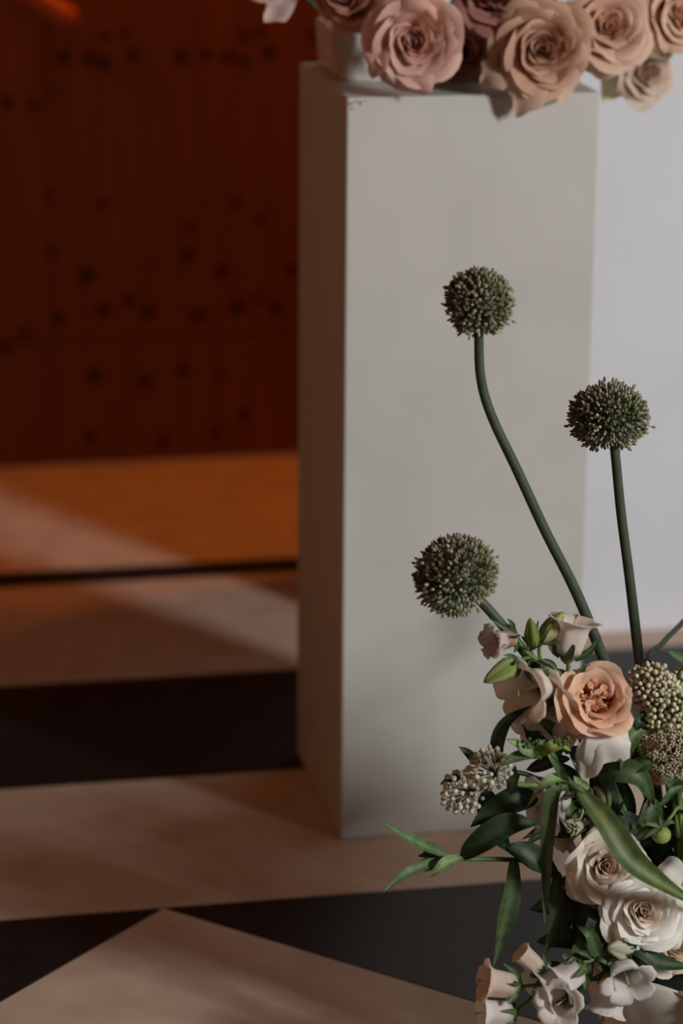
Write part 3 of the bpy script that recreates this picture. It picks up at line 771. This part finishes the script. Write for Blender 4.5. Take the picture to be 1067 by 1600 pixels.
t_ = thing('bellflower_sprig', BA(-.05, .02), 'half hidden white bellflower behind the hanging leaves, left of the blush rose', 'flower', cg)
S(t_, [(885, 1232, .0), (920, 1270, .02), (1060, 1490, .02)], 4, lin('5d7a40'))
bell_part(t_, Q(882, 1236, 0), Q(832, 1268, -.02), .021, 'e2ded8', 81, flare=.4, sep_len=.4)
bell_part(t_, Q(905, 1270, .015), Q(858, 1306, .0), .022, 'dcd3c8', 82, flare=.3, sep_len=.4)
t_ = thing('bellflower_sprig', BA(.05, -.06), 'white bells just entering the picture at the lower right edge', 'flower', cg)
S(t_, [(1100, 1560, -.1), (1095, 1530, -.08), (1085, 1505, -.05)], 4, lin('5d7a40'))
bell_part(t_, Q(1098, 1556, -.1), Q(1064, 1582, -.12), .013, 'ece8e2', 83, flare=.35, sep_len=.4)
t_ = thing('bellflower_sprig', BA(.05, .0), 'small white bell at the right edge above the round green bud', 'flower', cg)
S(t_, [(1095, 1215, -.02), (1100, 1300, 0), (1085, 1490, 0)], 4, lin('5d7a40'))
bell_part(t_, Q(1094, 1218, -.02), Q(1056, 1208, -.035), .010, 'e8e2da', 84, flare=.35, sep_len=.6)

# ------------------------------------------------------------------ milkweed clusters
mg = 'white milkweed clusters in the bowl'
t_ = thing('milkweed_sprig', BA(-.05, .0), 'milkweed sprig at the left with two loose clusters of round white buds', 'flower', mg)
S(t_, [(790, 1221, -.02), (812, 1226, -.02), (850, 1228, -.02), (900, 1240, .0), (1060, 1490, .0)], [4, 4.5, 5, 5, 5], lin('6d8648'), n=20)
S(t_, [(798, 1222, -.02), (770, 1222, -.02), (738, 1235, -.02)], 2.6, lin('8c9a68'), name='flower_stalk', n=8)
umbel(t_, Q(776, 1212, -.02), Q(765, 1202, -.022), 33, 62, 4.6, 'dcd8c2', 'c9c6a8', 91, -.5*CR+.6*CU-.7*CF, cone=.5)
umbel(t_, Q(738, 1236, -.02), Q(722, 1238, -.022), 33, 58, 4.5, 'd8d2bc', 'b8a890', 92, -.6*CR-.2*CU-.75*CF, cone=.5)
L(t_, [(745, 1195, -.0), (733, 1178, -.0), (716, 1166, 0)], 14, DGREEN)
L(t_, [(720, 1215, -.01), (705, 1216, -.01), (687, 1226, -.01)], 13, DGREEN)
L(t_, [(797, 1240, -.02), (802, 1215, -.025), (805, 1195, -.03)], 17, GREEN*.9, peak=.7)
L(t_, [(797, 1222, -.01), (806, 1208, -.0), (808, 1224, .0)], 12, DGREEN)

t_ = thing('milkweed_sprig', BA(.0, -.0), 'milkweed with a dense dome of round cream buds beside the peach garden rose', 'flower', mg)
S(t_, [(1040, 1110, -.01), (1050, 1200, .0), (1075, 1490, .0)], 5, lin('6d8648'))
umbel(t_, Q(1040, 1120, -.01), Q(1016, 1072, -.025), 37, 130, 4.1, 'ded5bc', 'b9a987', 93, -.35*CR+.55*CU-.8*CF, star=False, cone=.6)
umbel(t_, Q(1045, 1130, -.01), Q(1040, 1102, -.035), 41, 150, 4.4, 'd6d4b0', 'b9bb90', 94, .1*CR+.1*CU-1.*CF, cone=.5)
umbel(t_, Q(1075, 1110, -.005), Q(1066, 1070, -.01), 25, 50, 4.3, 'd5d0b4', 'b7b58c', 95, .1*CR+.4*CU-.9*CF, cone=.4)
L(t_, [(1030, 1060, .02), (1012, 1040, .02), (1000, 1030, .02)], 20, DGREEN)
L(t_, [(1060, 1085, .03), (1030, 1052, .03), (1008, 1030, .03)], 24, DGREEN)
t_ = thing('milkweed_sprig', BA(.02, -.0), 'milkweed sprig at right with a fuzzy cluster of open star florets below the bud dome', 'flower', mg)
S(t_, [(1056, 1185, -.01), (1065, 1300, .0), (1080, 1490, .0)], 5, lin('6d8648'))
umbel(t_, Q(1056, 1185, -.01), Q(1050, 1168, -.04), 48, 170, 5, 'cfc4a6', 'a99d7a', 96, .05*CR+.1*CU-CF, star=True, cone=.5)
t_ = thing('milkweed_sprig', BA(-.03, -.02), 'tiny milkweed bud cluster nodding on a thread stalk above the blush rose', 'flower', mg)
S(t_, [(896, 1282, -.05), (907, 1278, -.05), (911, 1258, -.045), (903, 1240, -.03), (930, 1280, .0), (1060, 1490, .0)], [1.6, 1.6, 1.8, 2, 2, 3], lin('8c9a68'), n=24)
umbel(t_, Q(898, 1285, -.05), Q(895, 1295, -.052), 10, 26, 2.4, 'c9c69c', 'a5a878', 97, -.2*CR-.4*CU-.8*CF, cone=.6)

# ------------------------------------------------------------------ round green bud
t_ = thing('green_bud', BA(.03, .0), 'single round yellow-green bud with star sepals at the right, above the white rose', 'bud')
S(t_, [(1034, 1292, -.05), (1048, 1276, -.05), (1062, 1262, -.04), (1090, 1290, .0), (1085, 1490, .0)], [3, 3, 3.5, 4, 4], lin('6d8648'))
mb = MB(); c_ = Q(1033, 1304, -.05); s_ = mpp(c_)
V, F = ball(c_, 15.5*s_, nrm(.3*CR+.9*CU-.3*CF), .92, 20, 12)
hh = np.clip(((V-c_)@CU/(15*s_)+1)/2, 0, 1)[:, None]
mb.add(V, F, lin('a3a860')+(lin('6f9440')-lin('a3a860'))*hh); mb.build('bud_body', M_BUD, t_)
for q in ([(1034, 1292), (1014, 1286), (1002, 1292)], [(1034, 1292), (1020, 1300), (1004, 1312)], [(1036, 1292), (1033, 1281), (1031, 1274)], [(1036, 1292), (1046, 1284), (1056, 1286)], [(1034, 1292), (1028, 1296), (1022, 1308)]):
    L(t_, [(*p, -.06) for p in q], 8.5, GREEN, name='sepal', nl=8, peak=.7)

# ------------------------------------------------------------------ foliage sprigs
fg = 'leafy green sprigs in the bowl'
MG = lin('577246'); BG = lin('78915f'); YG = lin('77863f'); OL = lin('4c5e31')
t_ = thing('foliage_sprig', BA(-.06, -.01), 'leafy sprig reaching far left over the floor, with two slender tip leaves', 'foliage', fg)
d_ = -.02
S(t_, [(676, 1338, d_), (720, 1342, d_), (790, 1343, d_), (830, 1350, d_), (910, 1400, d_), (1060, 1500, d_)], [3, 3.5, 4, 4.5, 5, 5], MG, n=22)
L(t_, [(700, 1338, d_), (670, 1325, d_-.01), (630, 1305, d_-.02), (596, 1282, d_-.03)], 19, MG, (.1, .5))
L(t_, [(696, 1342, d_), (665, 1352, d_-.01), (630, 1368, d_-.02), (598, 1396, d_-.03)], 17, MG, (.0, .4))
L(t_, [(724, 1340, d_-.004), (703, 1346, d_-.015), (686, 1358, d_-.02), (668, 1372, d_-.02)], 20, BG, (.1, .6))
for q in ([(690, 1338), (672, 1335), (652, 1338)], [(690, 1340), (670, 1345), (650, 1348)], [(690, 1340), (674, 1352), (660, 1362)], [(690, 1338), (676, 1330), (660, 1330)]):
    L(t_, [(*p, d_) for p in q], 13, DGREEN, name='young_leaf', nl=9)
L(t_, [(722, 1340, d_), (755, 1315, d_-.01), (795, 1290, d_-.01), (842, 1287, d_)], 44, DGREEN, (-.2, .5), peak=.9)
L(t_, [(790, 1326, d_), (820, 1335, d_), (850, 1352, d_), (876, 1366, d_)], 40, DGREEN, (.0, .5))
L(t_, [(801, 1343, d_-.003), (797, 1400, d_-.015), (785, 1450, d_-.015), (769, 1517, d_-.01)], 33, GREEN*.85, (.45, .1), peak=.9, base_w=.4)
L(t_, [(744, 1300, d_+.02), (750, 1315, d_+.02), (762, 1325, d_+.02)], 10, DGREEN)

t_ = thing('foliage_sprig', BA(-.02, -.03), 'leafy sprig with one long arching leaf crossing in front of the blush rose', 'foliage', fg)
d_ = -.075
S(t_, [(852, 1165, d_+.02), (872, 1200, d_+.01), (893, 1225, d_), (912, 1240, d_), (940, 1290, d_+.04), (1060, 1490, d_+.05)], [3.5, 4, 5.5, 6, 6, 6], OL, n=24)
L(t_, [(903, 1232, d_), (945, 1285, d_-.03), (985, 1345, d_-.045), (1040, 1385, d_-.04), (1110, 1425, d_-.02)], 42, OL, (.25, .3), peak=.75, fold=.5, rib=lin('7d8a58'))
L(t_, [(888, 1228, d_), (866, 1238, d_-.01), (858, 1300, d_-.02), (855, 1370, d_-.02), (851, 1442, d_-.01)], 27, GREEN*.85, (-.5, .1), peak=.8, fold=.5)
L(t_, [(893, 1222, d_), (870, 1217, d_-.01), (850, 1226, d_-.015), (822, 1262, d_-.01)], 18, BG, (0, .7))
L(t_, [(872, 1200, d_), (862, 1180, d_-.005), (857, 1172, d_)], 12, BG)
L(t_, [(889, 1225, d_), (876, 1205, d_-.012), (858, 1175, d_-.015)], 15, MG, (-.4, .2))
L(t_, [(842, 1182, d_+.01), (825, 1172, d_), (810, 1164, d_), (791, 1155, d_)], 23, BG, (-.1, .5))
L(t_, [(846, 1184, d_+.01), (825, 1180, d_), (800, 1186, d_), (781, 1198, d_)], 19, MG, (0, .5))
L(t_, [(842, 1180, d_), (862, 1168, d_-.01), (880, 1165, d_), (892, 1174, d_)], 20, YG, (0, .5), peak=.7)
L(t_, [(838, 1172, d_), (844, 1162, d_-.005), (852, 1156, d_)], 8, MG)
L(t_, [(920, 1232, d_+.01), (905, 1222, d_), (896, 1212, d_)], 14, BG)
mb = MB(); rr_ = np.random.RandomState(2)
for cx_, cy_, n_ in ((826, 1162, 16), (868, 1222, 16), (876, 1160, 24)):
    for k in range(n_):
        p = Q(cx_+rr_.normal(0, 7), cy_+rr_.normal(0, 4), d_-.002+rr_.normal(0, .003)); mb.add(*ball(p, mpp(p)*2.6, CU, 1.1, 6, 5), lin('55663a')*rr_.uniform(.6, 1.2))
o = mb.build('tiny_green_buds', M_BUD, t_); o['kind'] = 'stuff'

t_ = thing('foliage_sprig', BA(-.03, .02), 'dark curved leaves under the bells on the left side of the peach garden rose', 'foliage', fg)
d_ = .0
S(t_, [(800, 1205, d_), (835, 1215, d_), (880, 1250, d_+.02), (1060, 1490, .02)], 4, DGREEN)
L(t_, [(786, 1196, d_), (778, 1165, d_-.01), (793, 1128, d_-.02), (831, 1102, d_-.03)], 24, DGREEN, (-.4, .1), peak=.8)
L(t_, [(888, 1178, d_-.01), (870, 1150, d_-.02), (852, 1132, d_-.025), (836, 1124, d_-.02)], 22, GREEN*.8, (.2, .4), peak=.8)
L(t_, [(875, 1180, d_), (850, 1160, d_), (830, 1140, d_), (815, 1133, d_)], 48, DGREEN*.8, (0, .2), peak=.7)
L(t_, [(880, 1170, d_-.02), (886, 1152, d_-.03), (903, 1136, d_-.03)], 18, DGREEN, (0, .3))
L(t_, [(895, 1165, d_-.02), (905, 1185, d_-.04), (908, 1200, d_-.04), (902, 1212, d_-.03)], 26, DGREEN, (0, .3), peak=.7)
L(t_, [(890, 1185, d_), (862, 1190, d_), (835, 1200, d_), (822, 1203, d_)], 22, DGREEN, (0, .4))
L(t_, [(838, 1245, d_), (800, 1252, d_-.01), (765, 1270, d_-.01), (735, 1292, d_-.01)], 40, DGREEN*.9, (0, .3), peak=.7)
L(t_, [(760, 1232, d_+.02), (764, 1265, d_+.02), (775, 1300, d_+.02), (800, 1335, d_+.02)], 40, DGREEN*.8, (0, .2), peak=.8)
L(t_, [(930, 1265, d_), (905, 1268, d_), (870, 1282, d_), (815, 1312, d_)], 32, GREEN*.75, (0, .4))
L(t_, [(925, 1285, d_), (890, 1298, d_), (850, 1300, d_), (820, 1322, d_)], 26, GREEN*.8, (0, .4))

t_ = thing('foliage_sprig', BA(.01, -.02), 'broad dark leaves arching between the white falling petals and the round green bud', 'foliage', fg)
d_ = -.035
S(t_, [(948, 1220, d_), (951, 1255, d_), (948, 1300, d_+.02), (1050, 1490, .0)], 4.5, MG)
L(t_, [(938, 1210, d_), (970, 1205, d_-.015), (1002, 1218, d_-.02), (1021, 1258, d_-.01)], 40, GREEN*.75, (-.1, .4), peak=.8)
L(t_, [(1021, 1246, d_), (1016, 1272, d_-.01), (1002, 1300, d_-.01), (990, 1318, d_)], 34, GREEN*.7, (.3, .2), peak=.75)
L(t_, [(1018, 1126, d_), (990, 1148, d_-.01), (976, 1180, d_-.015), (970, 1222, d_-.01)], 24, OL, (.3, .1), peak=.8)
L(t_, [(1012, 1118, d_), (1000, 1126, d_-.01), (994, 1142, d_-.01)], 22, DGREEN, peak=.7)
L(t_, [(1000, 1140, d_+.02), (985, 1170, d_+.01), (982, 1215, d_+.01)], 30, DGREEN*.8)
L(t_, [(975, 1208, d_-.005), (1000, 1196, d_-.015), (1022, 1186, d_-.015), (1042, 1180, d_-.01)], 26, GREEN*.9, (0, .5))
L(t_, [(1058, 1212, d_-.01), (1046, 1218, d_-.02), (1036, 1206, d_-.02), (1028, 1200, d_-.02)], 15, GREEN, (0, .4))
L(t_, [(1066, 1228, d_-.01), (1052, 1236, d_-.02), (1040, 1250, d_-.02), (1022, 1266, d_-.02)], 12, MG, (0, .4))
L(t_, [(1062, 1205, d_), (1050, 1225, d_), (1045, 1238, d_)], 14, MG, (0, .4))
for q in ([(958, 1272), (968, 1262), (978, 1244)], [(958, 1272), (966, 1270), (975, 1275)], [(985, 1300), (984, 1290), (983, 1282)]):
    L(t_, [(*p, d_+.02) for p in q], 6, DGREEN, name='young_leaf', nl=8)

t_ = thing('foliage_sprig', BA(-.03, -.03), 'dark blade leaves hanging down between the blush rose and the lower bells', 'foliage', fg)
d_ = -.02
S(t_, [(880, 1372, d_), (920, 1400, d_), (1040, 1500, .0)], 4.5, DGREEN)
L(t_, [(872, 1362, d_), (866, 1400, d_-.01), (868, 1445, d_-.01), (846, 1497, d_-.01)], 30, GREEN*.75, (.4, .1), peak=.9)
L(t_, [(900, 1385, d_+.01), (890, 1420, d_), (885, 1440, d_), (880, 1462, d_)], 24, DGREEN*.8)
L(t_, [(955, 1395, d_), (945, 1430, d_-.01), (935, 1465, d_-.015), (925, 1500, d_-.02)], 22, DGREEN, (.2, .2))
L(t_, [(915, 1395, d_+.03), (905, 1440, d_+.03), (898, 1490, d_+.02)], 22, DGREEN*.7)
L(t_, [(975, 1400, d_+.01), (960, 1450, d_), (945, 1490, d_)], 34, DGREEN*.9)
L(t_, [(888, 1395, d_), (870, 1412, d_), (862, 1408, d_)], 18, DGREEN)

t_ = thing('foliage_sprig', BA(.03, -.05), 'dark leaf lying along the underside of the pale tan rose', 'foliage', fg)
d_ = -.085
S(t_, [(985, 1486, d_), (975, 1484, d_+.02), (1040, 1510, d_+.08)], 3.5, DGREEN, n=10)
L(t_, [(978, 1478, d_), (1005, 1487, d_-.01), (1035, 1505, d_-.01), (1090, 1512, d_)], 30, DGREEN, (.1, .4))
L(t_, [(990, 1484, d_), (1000, 1492, d_-.01), (1008, 1505, d_-.012)], 20, GREEN, peak=.7)
L(t_, [(985, 1484, d_), (976, 1495, d_-.01), (968, 1500, d_-.012)], 20, MG, peak=.7)
L(t_, [(1000, 1500, d_+.02), (1008, 1515, d_), (1012, 1530, d_)], 16, OL)

t_ = thing('foliage_sprig', BA(.05, .0), 'leaf tip entering from the right edge above the bud dome', 'foliage', fg)
S(t_, [(1100, 1060, .0), (1105, 1200, .0), (1085, 1490, .0)], 4.5, MG)
L(t_, [(1110, 1060, .0), (1085, 1042, -.01), (1064, 1030, -.015), (1043, 1017, -.02)], 26, GREEN, (.1, .5))
L(t_, [(1110, 1130, .0), (1085, 1122, -.01), (1060, 1135, -.015)], 22, GREEN, (.1, .5))

rr_ = random.Random(12)
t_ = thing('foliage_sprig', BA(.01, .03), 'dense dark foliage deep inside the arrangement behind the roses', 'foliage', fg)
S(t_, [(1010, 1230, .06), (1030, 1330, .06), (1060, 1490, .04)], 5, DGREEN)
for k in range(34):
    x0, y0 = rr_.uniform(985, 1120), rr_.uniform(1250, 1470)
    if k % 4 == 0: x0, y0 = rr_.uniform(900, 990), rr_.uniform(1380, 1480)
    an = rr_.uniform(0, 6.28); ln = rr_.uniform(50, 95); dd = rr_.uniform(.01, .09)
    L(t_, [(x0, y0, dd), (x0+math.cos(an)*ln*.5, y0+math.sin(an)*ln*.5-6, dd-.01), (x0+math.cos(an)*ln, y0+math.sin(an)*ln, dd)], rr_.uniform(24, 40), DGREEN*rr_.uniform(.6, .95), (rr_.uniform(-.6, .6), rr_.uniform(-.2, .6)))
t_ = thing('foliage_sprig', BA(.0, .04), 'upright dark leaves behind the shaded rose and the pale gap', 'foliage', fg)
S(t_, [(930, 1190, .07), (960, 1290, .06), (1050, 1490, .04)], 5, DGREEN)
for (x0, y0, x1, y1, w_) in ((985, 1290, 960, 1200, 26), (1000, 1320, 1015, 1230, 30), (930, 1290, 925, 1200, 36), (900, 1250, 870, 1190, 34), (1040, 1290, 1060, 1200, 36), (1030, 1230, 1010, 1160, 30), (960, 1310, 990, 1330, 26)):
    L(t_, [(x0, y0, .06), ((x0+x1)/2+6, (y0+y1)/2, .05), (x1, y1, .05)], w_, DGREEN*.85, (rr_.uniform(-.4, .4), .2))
t_ = thing('foliage_sprig', BA(.08, .0), 'leafy sprigs spreading over the far right side of the bowl', 'foliage', fg)
S(t_, [(1150, 1150, .0), (1140, 1300, .0), (1100, 1490, .0)], 5, DGREEN)
for k in range(60):  # out of view; spread widened to shade the plinth's foot and floor
    x0, y0 = rr_.uniform(1085, 1420), rr_.uniform(1010, 1480)
    y0 += max(0, x0-1200)*.25
    an = rr_.uniform(-1.8, 1.2); ln = rr_.uniform(60, 120); dd = rr_.uniform(-.1, .08)
    if x0+math.cos(an)*ln < 1072: an = 0.2
    L(t_, [(x0, y0, dd), (x0+math.cos(an)*ln*.5, y0+math.sin(an)*ln*.5-8, dd-.01), (x0+math.cos(an)*ln, y0+math.sin(an)*ln, dd)], rr_.uniform(26, 44), GREEN*rr_.uniform(.6, 1.), (rr_.uniform(-.4, .8), .4))

allium(1195, 445, 60, 60, .02, [(1190, 560), (1150, 760), (1135, 960), (1110, 1200), (1085, 1480)], [7.5, 7.5, 8, 8.5, 9, 9], 'allium standing beyond the right edge of the picture above the bowl', (-1, .6), 34, 500)

t_ = thing('foliage_sprig', BA(.10, .0), 'unseen leafy branches added at the right to shade the plinth and floor', 'foliage', fg)
for x1, y1 in ((1300, 1000), (1420, 960), (1520, 1010)):
    S(t_, [(x1, y1, .0), ((x1+1130)/2, 1240, .0), (1100, 1490, .0)], 5, DGREEN)
for k in range(95):  # dense unseen leaves, added to cast soft shade on the lower plinth
    x0, y0 = rr_.uniform(1180, 1560), rr_.uniform(990, 1420)
    an = rr_.uniform(-1.6, .9); ln = rr_.uniform(80, 130); dd = rr_.uniform(-.08, .08)
    L(t_, [(x0, y0, dd), (x0+math.cos(an)*ln*.5, y0+math.sin(an)*ln*.5-8, dd-.01), (x0+math.cos(an)*ln, y0+math.sin(an)*ln, dd)], rr_.uniform(36, 56), GREEN*rr_.uniform(.6, 1.), (rr_.uniform(-.4, .8), .4), nl=10)
